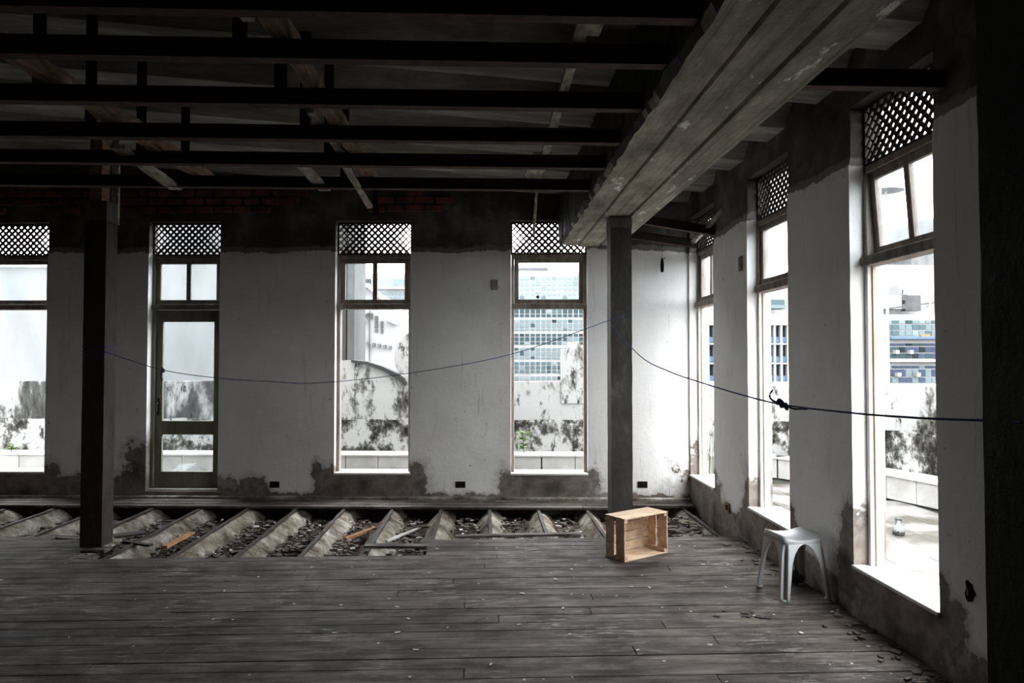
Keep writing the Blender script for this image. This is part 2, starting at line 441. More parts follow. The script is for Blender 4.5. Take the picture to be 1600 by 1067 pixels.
for k, (a, c) in enumerate(RW):
    make_window(ro, -math.pi/2, rd, a, c, panes=2 if k != 1 else 1, tilt=.07 if k == 2 else 0, label=rl[k] if k < 3 else 'tall window opening further along the right wall')
# the door leaf
dr = empty('door_1', back_pt(BW[1][0], .13, 0), -A); tag(dr, 'olive grey half-glazed wooden door standing closed in the far wall', None, None, 'structure')
x0, x1 = .03, DW-.03; sw = .09
def zpx(py): return EYE + (563 - py) / 131.5
zz = [.105, zpx(741), zpx(682), zpx(660), zpx(501), TR0-.004]
for q in ((x0, x0+sw), (x1-sw, x1)): MB().box(*q, 0, .04, zz[0], zz[5]).build('stile', M['olive'], dr, bevel=.003)
for a, c in ((zz[0], zz[1]), (zz[2], zz[3]), (zz[4], zz[5])): MB().box(x0+sw, x1-sw, 0, .04, a, c).build('rail', M['olive'], dr, bevel=.003)
for a, c in ((zz[1], zz[2]), (zz[3], zz[4])): MB().box(x0+sw, x1-sw, .018, .021, a, c).build('pane', M['clearglass'], dr)
lk = MB().box(x0+.035, x0+.062, -.006, 0, .98, 1.19).build('lock_plate', M['rust'], dr, bevel=.002)
mb = MB(); mb.tube([(x0+.048, -.006, 1.13), (x0+.048, -.05, 1.13), (x0+.048, -.055, 1.10), (x0+.05, -.055, 1.03)], .008).build('door_handle', M['post'], dr)

# ------------------------------------------------------------------ ceiling: wide channel roof sheets
ceil = empty('ceiling'); tag(ceil, kind='structure')
for i in range(-10, 5):
    ya = 4.4 + PER * i; mb = MB(); prof = [(0, .17), (.12, .17), (.3, 0), (.7, 0), (.88, .17), (1.03, .175)]
    n = 0; X0, X1 = XL-.3, WX+.5; nx = 12
    for j in range(nx+1):
        X = X0 + (X1-X0)*j/nx
        for t in (0, .014):
            for a, h in prof: mb.v.append((X, ya + a*PER, 3.70 - SLOPE*X + h + t))
    m = len(prof)
    for j in range(nx):
        for k in range(m-1):
            q = j*2*m + k; mb.f.append((q, q+1, q+1+2*m, q+2*m)); q += m; mb.f.append((q, q+2*m, q+1+2*m, q+1))
        for k in (0, m-1):
            q = j*2*m+k; mb.f.append((q, q+2*m, q+3*m, q+m))
    mb.build('roof_sheet', M['roof'], ceil)

# ------------------------------------------------------------------ concrete beam
def beam_mesh():
    mb = MB(); Y0, Y1, n = YF, YC+.16, 150
    prof = [(.89,3.62),(.885,3.30),(.90,3.075),(.925,3.033),(1.11,3.03),(1.116,3.045),(1.124,3.016),(1.36,3.014),(1.366,3.045),(1.39,3.046),(1.398,3.02),(1.60,3.022),(1.622,3.04),(1.62,3.62)]
    m = len(prof)
    for j in range(n+1):
        Y = Y0 + (Y1-Y0)*j/n
        for k, (x, z) in enumerate(prof):
            a = .02 if 1 <= k <= 3 else .0025
            mb.v.append((x + a*fbm(Y, k*.15, 0, 6), Y, z + (a*.5*fbm(Y, k*.15, 9, 5) if 0 < k < m-1 else 0)))
    for j in range(n):
        for k in range(m):
            a, b_ = j*m+k, j*m+(k+1) % m; mb.f.append((a, b_, b_+m, a+m))
    mb.f += [tuple(range(m)), tuple(n*m+k for k in range(m))]
    return mb
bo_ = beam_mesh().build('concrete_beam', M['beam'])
bo_.data.materials.append(M['darkface'])
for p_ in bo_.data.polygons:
    if p_.center.x < .915: p_.material_index = 1  # the beam's left face gets a darker colour than the underside
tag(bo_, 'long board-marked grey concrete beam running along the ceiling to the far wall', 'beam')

# ------------------------------------------------------------------ posts
def post(name, x, y, s, z1, m, label, head=None):
    r = empty(name, (x, y, 0)); tag(r, label, 'post', 'support posts')
    mb = MB(); n = 40
    for j in range(n+1):
        z = z1*j/n
        for a, b_ in ((-1,-1),(1,-1),(1,1),(-1,1)):
            mb.v.append((a*s/2 + .003*fbm(z, a, b_, 5), b_*s/2 + .003*fbm(z, b_, a+3, 5), z))
    for j in range(n):
        for k in range(4):
            q = 4*j+k; w = 4*j+(k+1) % 4; mb.f.append((q, w, w+4, q+4))
    mb.f += [(3,2,1,0), tuple(4*n+k for k in range(4))]
    mb.build('shaft', m, r)
    if head: head(r)
    return r
def head_r(r): MB().box(-.105, .105, -.105, .105, 2.90, 2.995).build('collar', M['capital'], r, bevel=.004)
post('support_post', 1.285, 6.66, .2, 3.012, M['post'], 'square charcoal post under the concrete beam behind the wooden crate', head_r)
pl = at_z(159, 855, 0)
def head_l(r):
    MB().box(-.097, .097, -.097, .097, 2.9, 3.08).build('post_head', M['capital'], r, bevel=.005)
    MB().box(.03, .098, .098, .125, 2.90, 3.75).build('upright_slat', M['slat'], r, bevel=.003)
    MB().box(-.08, .03, -.06, .08, 3.08, 3.8).build('timber_stub', M['timber'], r, bevel=.004)
post('support_post', pl.x-.1, pl.y+.1, .19, 2.9, M['postbrown'], 'square dark brown post at the left on the edge of the open floor', head_l)
post('support_post', 1.275, 1.52, .2, 3.012, M['post'], 'black post close to the camera at the right edge')

# ------------------------------------------------------------------ steel ceiling joists, hangers, timbers
BZ = 3.09
beamY = [2.93, 3.39, 4.0, 4.63, 5.24, 5.93]
def ibeam(xa, xb, y, z, label, za=None, hang=()):
    r = empty('steel_beam', (0, y, 0)); tag(r, label, 'steel beam', 'rusty steel ceiling joists')
    dz = (za if za is not None else z) - z
    def sl(mb):
        mb.v = [(x, yy, zz + (dz * (xb-x)/(xb-xa))) for x, yy, zz in mb.v]; return mb
    sl(MB().box(xa, xb, -.005, .005, z+.008, z+.087)).build('web', M['rust'], r)
    sl(MB().box(xa, xb, -.033, .033, z, z+.008)).build('bottom_flange', M['redrust'], r)
    sl(MB().box(xa, xb, -.033, .033, z+.087, z+.095)).build('top_flange', M['rust'], r)
    for hx in hang:
        MB().box(hx-.035, hx+.035, .006, .016, z+.01, roof_z(hx, y)+.04).build('hanger', M['rust'], r)
ordn = ['nearest', 'second', 'third', 'fourth', 'fifth', 'farthest']
for i, y in enumerate(beamY):
    ibeam(XL+.05, .91, y, BZ, '%s of the six dark steel joists crossing the ceiling' % ordn[i], hang=(-1.16 - .02*(i % 2), -2.56 + .03*(i % 3), -4.9))
ibeam(1.615, WX+.02, 3.62, BZ, 'short steel joist between the concrete beam and the nearest window')
ibeam(1.615, WX+.02, 7.35, 2.97, 'red-edged steel joist sloping down to the corner window', za=3.10)
ibeam(1.615, WX+.02, 8.02, 2.95, 'steel joist sloping down along the far wall by the corner', za=3.06)

def timber(name, pts, w, h, m, label, seed, cat='timber', grp='broken ceiling timbers'):
    rr = random.Random(seed); mb = MB()
    for p0, p1 in zip(pts, pts[1:]):
        mb.bar(p0, p1, w, h, jag=min(w, h)*.14, seg=max(2, int((Vector(p1)-Vector(p0)).length/.15)), r=rr)
    tag(mb.build(name, m), label, cat, grp)
zt = BZ + .095
timber('ceiling_timber', [(-.98,1.9,zt+.05),(-.97,6.25,zt+.05)], .075, .10, M['timber'], 'ragged brown rotten timber running over the steel joists, middle of the ceiling', 1)
timber('ceiling_timber', [(-2.42,1.9,zt+.05),(-2.40,6.2,zt+.05)], .09, .10, M['timber'], 'ragged brown timber over the steel joists near the left post', 2)
timber('ceiling_batten', [(.45,1.9,zt+.018),(.455,6.1,zt+.018)], .055, .03, M['slat'], 'pale peeling slat running over the steel joists beside the concrete beam', 3, 'slat')
timber('ceiling_batten', [(-1.08,1.9,zt+.018),(-1.07,3.2,zt+.018)], .06, .03, M['slat'], 'pale slat beside the brown timber at the top of the picture', 4, 'slat')
timber('ceiling_batten', [(-1.09,4.4,zt+.018),(-1.075,5.3,zt+.02)], .045, .025, M['slat'], 'thin pale slat beside the brown timber, mid length', 5, 'slat')
timber('broken_board', [(-1.10,5.25,3.2),(-1.03,6.35,3.03)], .05, .025, M['slat'], 'broken pale slat end hanging below the farthest joist, centre', 6, 'slat')
timber('broken_board', [(-2.62,5.1,3.18),(-2.6,6.0,3.10)], .10, .03, M['slat'], 'broad pale slat end sticking out below the joists at the left', 7, 'slat')
timber('broken_board', [(-1.47,5.5,3.22),(-1.36,6.05,3.11)], .09, .03, M['slat'], 'short pale slat stub poking out near the ceiling centre', 8, 'slat')
timber('broken_board', [(.43,5.2,3.197),(.40,5.97,3.197)], .14, .02, M['slat'], 'broad flaking board end beside the concrete beam', 9, 'slat')
timber('hanging_rod', [(.455,6.05,3.2),(.43,6.15,2.75)], .022, .014, M['slat'], 'thin pale stick hanging in front of the lattice near the beam', 10, 'stick')
timber('hanging_strap', [(-.92,5.97,3.12),(-.92,5.97,2.86)], .05, .02, M['rust'], 'dark strap hanging from the farthest joist in front of a lattice', 11, 'strap')
timber('ceiling_batten', [(.53,2.6,zt+.018),(.51,3.28,zt+.018)], .06, .03, M['slat'], 'short pale slat beside the long slat at the top', 12, 'slat')

timber('broken_board', [at_x(1083, 378, 2.34), at_x(1097, 364, 2.53)], .05, .03, M['slat'], 'short pale broken batten across the lattice in the corner, lower', 15, 'slat')
timber('broken_board', [at_x(1104, 356, 2.36), at_x(1131, 327, 2.44)], .05, .03, M['slat'], 'pale broken batten across the corner lattice, upper', 16, 'slat')
# ------------------------------------------------------------------ floor: boards, open strip with joists
floor = MB().box(XL, WX, YF, 6.0, -.25, -.028).build('floor', M['subfloor']); tag(floor, kind='structure')
PW = .13
def row_end(X):   # where the boards stop
    if X < -3.6: return 6.80
    if X < -.52: return 6.15
    return 6.58
row = 0
y = YF
while y < 6.80:
    segs = []
    if y < 6.03: span = [(XL, WX-.03)]
    elif y < 6.46: span = [(XL, -3.30 - .2*(row % 2)), (-.5 - .03*(row % 3), WX-.03)]
    else: span = [(XL, -3.75 - .25*(row % 2))]
    for a, c in span:
        x = a
        while x < c - .01:
            L = rnd.uniform(2.2, 4.4) if y > 1.5 else 6.0
            e = min(c, x+L)
            if c - e < .6: e = c
            dz = rnd.uniform(-.0025, .0015)
            MB().box(x+.002, e-.002, y+.0022, y+PW-.0022, -.026, dz).build('floorboard', M['floor'], floor, bevel=.002)
            x = e
    y += PW; row += 1
# boards left along the far wall
for k, (w0, w1) in enumerate(((-.44, -.325), (-.32, -.20), (-.195, -.075))):
    u = -9.4
    while u < -.02:
        e = min(u + rnd.uniform(2.0, 4.0), -.02)
        if k == 0 and e > -.9: e = -.75
        o = MB().box(u+.003, e-.003, w0, w1, -.026, .0 + .004*k).build('floorboard', M['floor'], floor, (WX, YC, 0), -A, bevel=.002)
        u = e
        if k == 0 and u > -.9: break

def make_dirt(name, c0, c1, c2, sc=9):
    b = NB(name, .95, .1); p = b.pos()
    c = b.ramp(b.noise(p, sc, 9, .75), (.37, c0), (.52, c1), (.67, c2)); b.color(c); b.bump(b.noise(p, 35, 8), .9, .02); return b.m
M['dirt'] = make_dirt('rubble_dirt', (.03, .022, .016), (.085, .063, .048), (.19, .155, .125))
M['mortar'] = make_dirt('pale_mortar', (.08, .058, .042), (.26, .225, .185), (.54, .51, .465), 3.2)
MB().box(-9.5, 0, -.07, .01, -.2, .035).build('wall_footing', M['mortar'], floor, (WX, YC, 0), -A, bevel=.006)
mb = MB(); nx, ny = 190, 40; X0, X1, Y0, Y1 = XL, WX, 5.95, 8.9
for j in range(ny+1):
    for i in range(nx+1):
        X = X0+(X1-X0)*i/nx; Y = Y0+(YC-.04+(WX-X)*math.tan(A)-Y0)*j/ny
        mb.v.append((X, Y, -.165 + .04*fbm(X, Y, 0, 2.5) + .022*fbm(X, Y, 4, 11)))
for j in range(ny):
    for i in range(nx):
        a = j*(nx+1)+i; mb.f.append((a, a+1, a+nx+2, a+nx+1))
tag(mb.build('dirt_bed', M['dirt'], smooth=True), 'dark loose dirt and rubble under the missing floorboards', 'dirt', None, 'stuff')
for k in range(-13, 5):
    xc = .06 + .547*k
    if xc > WX - .1: continue
    mb = MB(); n = 34; ya, yb = 5.98, 8.3
    prof = [(-.20,-.22),(-.13,-.155),(-.07,-.09),(-.02,-.046),(.02,-.046),(.075,-.085),(.135,-.14),(.20,-.22)]
    for j in range(n+1):
        Y = ya+(yb-ya)*j/n
        for q, (a, z) in enumerate(prof):
            f = 1 if q in (3, 4) else 2
            mb.v.append((xc + a*(1+.16*fbm(Y, k*3, q*.3, 2)) + .008*fbm(Y, k, q, 9), Y, z + .016*f*fbm(Y, k*5+q*.4, 2, 3.5) - .02*max(0, fbm(Y, k*7, 3, 1.3))))
    m = len(prof)
    for j in range(n):
        for q in range(m-1): mb.f.append((j*m+q, j*m+q+1, j*m+m+q+1, j*m+m+q))
    mb.build('mortar_ridge', M['mortar'], floor)
    rr = random.Random(k)
    MB().bar((xc, 6.0, -.038), (xc, 8.2, -.036), .034, .02, jag=.004, seg=14, r=rr).build('joist_strip', M['postbrown'], floor)

# rubble, uncountable
def scatter(name, m, n, fn, size, label, cat, flat=.4):
    mb = MB(); rr = random.Random(len(name)+n)
    for _ in range(n):
        x, y, z = fn(rr); s = rr.uniform(*size)
        if flat < .35 and (1.9 < x and 4.6 < y < 5.35 or .95 < x < 1.7 and 5.6 < y < 6.4): continue
        Mx = Matrix.Translation((x, y, z)) @ Matrix.Rotation(rr.uniform(0, 6.3), 4, 'Z') @ Matrix.Rotation(rr.uniform(-.35, .35) if flat > .1 else 0, 4, 'X')
        mb.obox(Mx, s*rr.uniform(.8, 1.8), s*rr.uniform(.5, 1), s*flat)
    tag(mb.build(name, m), label, cat, None, 'stuff')
def pit(rr):
    k = rr.randint(-13, 3); x = .06+.547*(k+.5) + rr.gauss(0, .09); return (x, rr.uniform(6.2, 8.0), -.15+.03*rr.random())
def pitR(rr): return (rr.uniform(1.5, 2.3), rr.uniform(6.65, 7.7), -.10+.05*rr.random())
M['chip'] = mottled('pale_chip', (.45, .43, .4), (.7, .69, .66), 4, rand=.01)
M['rub'] = mottled('brown_chip', (.06, .045, .035), (.2, .16, .13), 6, rand=.01)
scatter('pale_rubble', M['chip'], 420, pit, (.012, .04), 'small pale plaster chips lying in the open floor strip', 'rubble')
scatter('brown_rubble', M['rub'], 1900, pit, (.015, .05), 'small brown rubble and splinters in the open floor strip', 'rubble')
scatter('corner_rubble', M['rub'], 160, pitR, (.03, .09), 'splintered wood rubble in the open strip by the corner', 'rubble', .25)
def onfloor(rr):
    while True:
        x, y = rr.uniform(-4.5, 2.3), 2.4 + 4.0*rr.random()
        if y < row_end(x) - .1 and rr.random() < .25 + .75*clamp((x+2.5)/4): return (x, y, .003)
scatter('paint_flakes', M['chip'], 190, onfloor, (.006, .022), 'small white paint flakes scattered over the floorboards', 'paint flakes', .06)
def alongwall(rr): return (WX - abs(rr.gauss(0, .09)) - .05, rr.uniform(2.5, 6.5), .006)
scatter('wall_crumbs', M['rub'], 120, alongwall, (.01, .04), 'dark plaster crumbs along the foot of the right wall', 'rubble', .3)

def scuff(rr): return (1.62 + rr.gauss(0, .12), 4.55 + rr.gauss(0, .05), .0035)
scatter('dark_litter', M['postbrown'], 9, scuff, (.02, .06), 'dark dry litter on the floorboards in front of the stool', 'litter', .05)
# loose boards over the opening
def board(p0, p1, w, h, m, label, cat='board', nm='loose_board', grp='loose boards in the open strip'):
    tag(MB().bar(p0, p1, w, h, jag=.002, seg=6).build(nm, m, bevel=0), label, cat, grp)
M['newwood'] = mottled('orange_fresh_wood', (.30, .14, .06), (.48, .26, .13), 5, stretch=(1, 4, 4), rand=.01)
a, c = at_z(257, 855, -.05), at_z(299, 833, -.05); board(a, c, .045, .03, M['newwood'], 'short orange wooden stick lying in the open strip near the left post', 'stick', 'wooden_stick')
a, c = at_z(539, 842, -.09), at_z(586, 825, -.09); board(a, c, .04, .025, M['newwood'], 'orange-brown wooden stick lying in the middle of the open strip', 'stick', 'wooden_stick')
a, c = at_z(570, 853, .012), at_z(668, 853, .012); board(a, c, .09, .022, M['floor'], 'short loose floorboard bridging the edge of the opening')
a, c = at_z(712, 838, .013), at_z(906, 834, .013); board(a, c, .07, .022, M['floor'], 'long thin loose board lying on the edge of the floor')
a, c = at_z(178, 838, -.01), at_z(226, 832, -.01); board(a, c, .12, .022, M['floor'], 'loose dark board end behind the left post')
a, c = at_z(195, 846, -.03), at_z(236, 852, -.03); board(a, c, .05, .02, M['postbrown'], 'dark broken batten lying beside the left post')
a, c = at_z(604, 845, -.09), at_z(652, 826, -.12); board(a, c, .022, .02, M['chip'], 'thin pale strip lying in the open strip', 'strip', 'pale_strip')
a, c = at_z(70, 838, -.02), at_z(124, 842, -.02); board(a, c, .1, .022, M['floor'], 'loose board left of the left post')

# ------------------------------------------------------------------ wooden crate
M['crate'] = mottled('crate_pine', (.5, .34, .215), (.76, .6, .45), 3.5, .7, .15, stretch=(1.2, 5, 5), rand=.25)
def crate():
    b0 = at_z(976, 879, 0); c0 = at_z(1043.7, 863.5, 0)
    ang = math.atan2(c0.y-b0.y, c0.x-b0.x); L = (c0-b0).length; H = .352; D = .235
    r = empty('wooden_crate', b0, ang); tag(r, 'pale pine slatted crate lying on its side on the floorboards', 'crate')
    t = .012
    def bd_(nm, *q): MB().box(*q).build(nm, M['crate'], r, bevel=.002)
    # open side is y=0 facing the camera, the base slats stand at y=D
    for y0, y1 in ((0, D*.47), (D*.53, D)):
        bd_('end_board', 0, t, y0, y1, .012, H-.012) if False else None
    for x0 in (0, L-t):
        bd_('end_board', x0, x0+t, .002, D*.44, .011, H-.011); bd_('end_board', x0, x0+t, D*.54, D-.012, .011, H-.011)
    for z0 in (0, H-.010):
        bd_('side_board', 0, L, 0, D*.48, z0, z0+.010); bd_('side_board', 0, L, D*.5, D, z0, z0+.010)
    n = 4; hh = (H-.024)/n
    for i in range(n): bd_('base_slat', t, L-t, D-.011, D, .012+i*hh+.004, .012+(i+1)*hh-.004)
    for z0, z1 in ((.012, .05), (H-.05, H-.012)):
        for x0, x1 in ((t, t+.028), (L-t-.028, L-t)):
            bd_('corner_post', x0, x1, .004, D-.012, z0, z0+.026) if z0 < .1 else bd_('corner_post', x0, x1, .004, D-.012, z1-.026, z1)
crate()

# ------------------------------------------------------------------ plastic stool
M['plastic'] = NB('grey_white_plastic', .38, .5).color((.43, .445, .455)).m
def stool():
    fa, fb, fc = at_z(1190, 912, 0), at_z(1227, 943, 0), at_z(1298, 937, 0)
    Hs = .435
    rz = R(8); ex = Vector((math.cos(rz), math.sin(rz), 0)); ey = Vector((-ex.y, ex.x, 0))
    S = .385
    ctr = fb + ex*S/2 + ey*S/2 + Vector((-.015, .0, 0))
    r = empty('plastic_stool', ctr, rz); tag(r, 'grey-white moulded plastic stool against the right wall', 'stool')
    top = .285/2
    NP = 160
    def perim(t, half, rad):   # rounded square, t in [0,4): side index + position
        side = int(t) % 4; f = t - int(t)
        a = (f - .5) * 2 * half
        # local: side facing -y
        x, y = a, -half
        k = half - rad
        if abs(a) > k:
            e = (abs(a) - k)/rad * (math.pi/4); x = math.copysign(k + rad*math.sin(e), a); y = -(k + rad*math.cos(e))
        for _ in range(side): x, y = -y, x
        return x, y
    def seat_z(x, y): return Hs - .030 + .030*(abs(x)/top)**2.4
    # seat
    mb = MB(); rings = 9
    for i in range(rings+1):
        f = 1 - i/rings*.98
        for j in range(NP):
            x, y = perim(4*j/NP, top*f, .05*f); mb.v.append((x, y, seat_z(x, y)))
    for i in range(rings):
        for j in range(NP):
            q = i*NP+j; w = i*NP+(j+1) % NP; mb.f.append((q, w, w+NP, q+NP))
    mb.f.append(tuple(rings*NP+j for j in range(NP)))
    # rim skirt all round, a few cm
    b0 = len(mb.v)
    for j in range(NP):
        x, y = perim(4*j/NP, top, .05); mb.v.append((x, y, seat_z(x, y)))
    for j in range(NP):
        x, y = perim(4*j/NP, top+.003, .04); mb.v.append((x, y, seat_z(x, y)-.004))
    for j in range(NP):
        x, y = perim(4*j/NP, top+.007, .035); mb.v.append((x, y, Hs-.052))
    for k in (0, 1):
        for j in range(NP):
            q = b0+k*NP+j; w = b0+k*NP+(j+1) % NP; mb.f.append((q, w, w+NP, q+NP))
    o = mb.build('seat', M['plastic'], r, smooth=True)
    md = o.modifiers.new('thick', 'SOLIDIFY'); md.thickness = .004; md.offset = -1
    # legs: one moulded angle per corner, a round-topped arch cut between neighbours
    rows = 26; NL = 36
    for c in range(4):
        mb = MB()
        for i in range(rows+1):
            g = (i/rows)**1.7; z = (Hs-.045)*(1-g)
            t_ = clamp((g-.03)/.40); o_ = .275*math.sqrt(max(0, 1-(1-t_)**2)) + .10*clamp((g-.03)/.97)
            reach = .5 - o_
            half = top + .006 + (S/2 - top - .006) * g
            for j in range(NL+1):
                s = (j/NL*2 - 1)
                t = (c + 1) + s*reach
                x, y = perim(t % 4, half, .035)
                notch = .034 * clamp(g*4+.15) * clamp(1 - abs(s)*reach/.085)**.8
                if notch > 0:
                    l = math.hypot(x, y); x, y = x*(1-notch/l), y*(1-notch/l)
                mb.v.append((x, y, z))
        for i in range(rows):
            for j in range(NL):
                q = i*(NL+1)+j; mb.f.append((q, q+1, q+NL+2, q+NL+1))
        o = mb.build('leg', M['plastic'], r, smooth=True)
        md = o.modifiers.new('thick', 'SOLIDIFY'); md.thickness = .004; md.offset = -1
        # small foot pad
        a = math.pi/4 + c*math.pi/2 - math.pi/2 + 0
        fx, fy = perim((c+1) % 4, S/2, .05); l = math.hypot(fx, fy)
        MB().lathe([(.020, 0), (.022, .004), (.020, .012), (.012, .016)], 12, Matrix.Translation((fx*(1-.022/l), fy*(1-.022/l), 0))).build('foot_pad', M['plastic'], r, smooth=True)
stool()
M['stone'] = mottled('dark_round_stone', (.04, .035, .03), (.13, .12, .105), 6, bump=.5)
sp = at_z(1274, 910, 0)
mb = MB().lathe([(.03,.0),(.055,.015),(.068,.045),(.06,.08),(.035,.105),(.01,.112)], 14); mb.v = [(x*(1+.12*nz(x,y,z,20)), y*.9, z) for x, y, z in mb.v]
tag(mb.build('stone', M['stone'], None, (min(sp.x, WX-.1), sp.y, 0), .4, smooth=True), 'dark round stone on the floor behind the stool leg', 'stone')

# ------------------------------------------------------------------ clothesline
M['rope'] = mottled('blue_cord', (.012, .028, .11), (.03, .07, .24), 40, rand=.01)
def smooth_pts(pts, n=8):
    out = []
    for i in range(len(pts)-1):
        p0, p1, p2, p3 = [Vector(pts[max(0, min(len(pts)-1, i+k))]) for k in (-1, 0, 1, 2)]
        for k in range(n):
            t = k/n; out.append(.5*((2*p1) + (p2-p0)*t + (2*p0-5*p1+4*p2-p3)*t*t + (3*p1-p0-3*p2+p3)*t**3))
    return out + [Vector(pts[-1])]
lx = pl.x; ly = pl.y + .08
left = [(at_y(px, py, 6.35)) for px, py in ((163,549),(250,577),(335,590),(420,596),(500,598),(640,583),(800,553))] + [at_y(950, 501, 6.5), at_y(985, 490, 6.552)]
r = empty('clothesline'); tag(r, 'thin blue cord sagging between the left post and the right post', 'cord', 'blue cords')
MB().tube(smooth_pts(left), .0035, 6).build('cord', M['rope'], r)
for dz, e in ((.05, .02), (0, .05), (-.03, .08)):   # turns around the left post
    q = .101; x0, y0 = pl.x-.1, pl.y+.1; z = left[0].z + dz
    MB().tube([(x0-q, y0-q, z), (x0+q, y0-q, z-.02+e*.2), (x0+q, y0+q, z+.01), (x0-q, y0+q, z), (x0-q, y0-q, z)], .0035, 6).build('cord_turn', M['rope'], r)
kp = at_y(255, 578, 6.35)
mb = MB(); mb.tube(smooth_pts([kp+Vector((-.01,0,.02)), kp+Vector((.012,-.01,0)), kp+Vector((0,.01,-.02)), kp+Vector((-.012,-.008,-.005)), kp+Vector((-.02,0,-.06)), kp+Vector((.0,-.01,-.09))]), .006, 6).build('knot', M['rope'], r)
rp = [Vector((1.182, 6.556, 1.99))]
for px, py in ((1000, 556), (1045, 580), (1100, 599), (1160, 617), (1222, 632), (1330, 645), (1420, 652), (1480, 655), (1545, 657)):
    rp.append(at_x(px, py, 1.182))
rp.append(Vector((1.176, 1.5, rp[-1].z + .005)))
r = empty('clothesline'); tag(r, 'blue cord running from the right post towards the camera to the dark post', 'cord', 'blue cords')
MB().tube(smooth_pts(rp), .0035, 6).build('cord', M['rope'], r)
kp = at_x(1222, 631, 1.182)
mb = MB()
th = [(-.015,0,0),(.0,.018,.012),(.012,-.01,-.016),(-.01,-.016,.008),(.005,.016,-.01),(.015,0,0)]
mb.tube(smooth_pts([kp+Vector(t)*1.2 for t in th]), .007, 6).build('knot', M['rope'], r)
MB().tube(smooth_pts([kp+Vector((-.005,0,.0)), kp+Vector((-.03,.03,.015)), kp+Vector((-.035,.035,.035)), kp+Vector((-.025,.03,.055))]), .004, 6).build('loose_end', M['rope'], r)
MB().tube(smooth_pts([kp, kp+Vector((.02,-.06,-.015)), kp+Vector((.03,-.11,-.012)), kp+Vector((.03,-.15,-.01))]), .004, 6).build('loose_end', M['rope'], r)

# ------------------------------------------------------------------ fittings on the walls
M['plate'] = mottled('beige_plate', (.22, .2, .165), (.32, .3, .25), 6, rand=.01)
M['dark'] = NB('dark_hole', .95, .05).color((.012, .011, .01)).m
M['brass'] = mottled('brown_box', (.16, .10, .045), (.3, .2, .09), 9, rand=.01)
def back_z(py, px):   # height on the far wall
    d = ray(px, py); n = Vector((math.sin(A), math.cos(A), 0)); t = Vector((WX, YC, 0)).dot(n)/d.dot(n); return EYE + d.z*t
def back_plate(px, py, w, h, m, label, cat, hole=False):
    u = back_u(px); z = back_z(py, px)
    r = empty('socket_box' if hole else 'switch_plate', back_pt(u, 0, z), -A); tag(r, label, cat)
    if hole:
        MB().box(-w/2, w/2, -.006, -.001, -h/2, -h/2+.008).box(-w/2, w/2, -.006, -.001, h/2-.008, h/2).box(-w/2, -w/2+.008, -.006, -.001, -h/2, h/2).box(w/2-.008, w/2, -.006, -.001, -h/2, h/2).build('box_rim', M['rust'], r)
        MB().box(-w/2+.008, w/2-.008, -.003, .004, -h/2+.008, h/2-.008).build('box_back', M['dark'], r)
        MB().tube([(-.01,-.003,.01),(-.005,-.03,.0),(.01,-.035,-.02)], .003, 6).build('wire', M['dark'], r)
    else:
        MB().box(-w/2, w/2, -.014, .002, -h/2, h/2).build('plate', m, r, bevel=.003)
        MB().box(-.008, .008, -.02, -.013, -.014, .014).build('toggle', m, r, bevel=.002)
back_plate(773, 445, .075, .12, M['plate'], 'small beige switch plate on the far wall beside the right window', 'switch')
for px, lb in ((431, 'left of the three dark sockets low on the far wall'), (720, 'middle of the three dark sockets low on the far wall'), (1003, 'right of the three dark sockets, behind the wooden crate')):
    back_plate(px, 757, .115, .075, None, lb, 'socket', True)
def right_plate(px, py, w, h, label, m, hole=False):
    P = at_x(px, py, WX); r = empty('socket_box' if hole else 'switch_plate', P, -math.pi/2); tag(r, label, 'socket' if hole else 'switch')
    if hole:
        mb = MB(); n = 14; pts = [(w/2*math.cos(2*math.pi*i/n)*(1+.7*nz(i*.63, px*.1)), h/2*math.sin(2*math.pi*i/n)*(1+.6*nz(i*.71, 5.3, px*.1))) for i in range(n)]
        mb.prism(pts, -.004, .002).build('hole_back', M['dark'], r)
        MB().bar((0,-.006,.02), (.02,-.012,-.01), .02, .02).build('torn_edge', M['stone'], r)
    else:
        MB().box(-w/2, w/2, -.016, .002, -h/2, h/2).build('plate', m, r, bevel=.003)
        MB().box(-w/4, w/4, -.02, -.015, -h/4, h/4).build('insert', M['dark'] if m is M['brass'] else m, r, bevel=.002)
right_plate(1158, 412, .08, .14, 'narrow beige switch plate high on the right wall between two windows', M['plate'])
right_plate(1138, 793, .11, .10, 'brown socket box low on the right wall between the far windows', M['brass'])
right_plate(1515, 924, .075, .10, 'ragged dark hole low in the right wall by the black post', None, True)
# wire with a fitting hanging at the far wall
hp = back_pt(back_u(1034), -.06, 0)
r = empty('hanging_wire', (hp.x, hp.y, 0)); tag(r, 'thin wire with a broken lamp holder hanging in front of the far wall', 'wire')
zb = back_z(415, 1034)
MB().tube([(0,0,zb+.55), (.004,0,zb+.3), (-.002,0,zb+.06)], .0025, 5).build('wire', M['dark'], r)
MB().lathe([(.010, zb+.08), (.016, zb+.06), (.022, zb), (.020, zb-.07), (.012, zb-.085)], 10).build('lamp_holder', M['dark'], r)
MB().bar((0,0,zb+.07), (.035,-.01,zb+.085), .012, .012).build('clip', M['plate'], r)

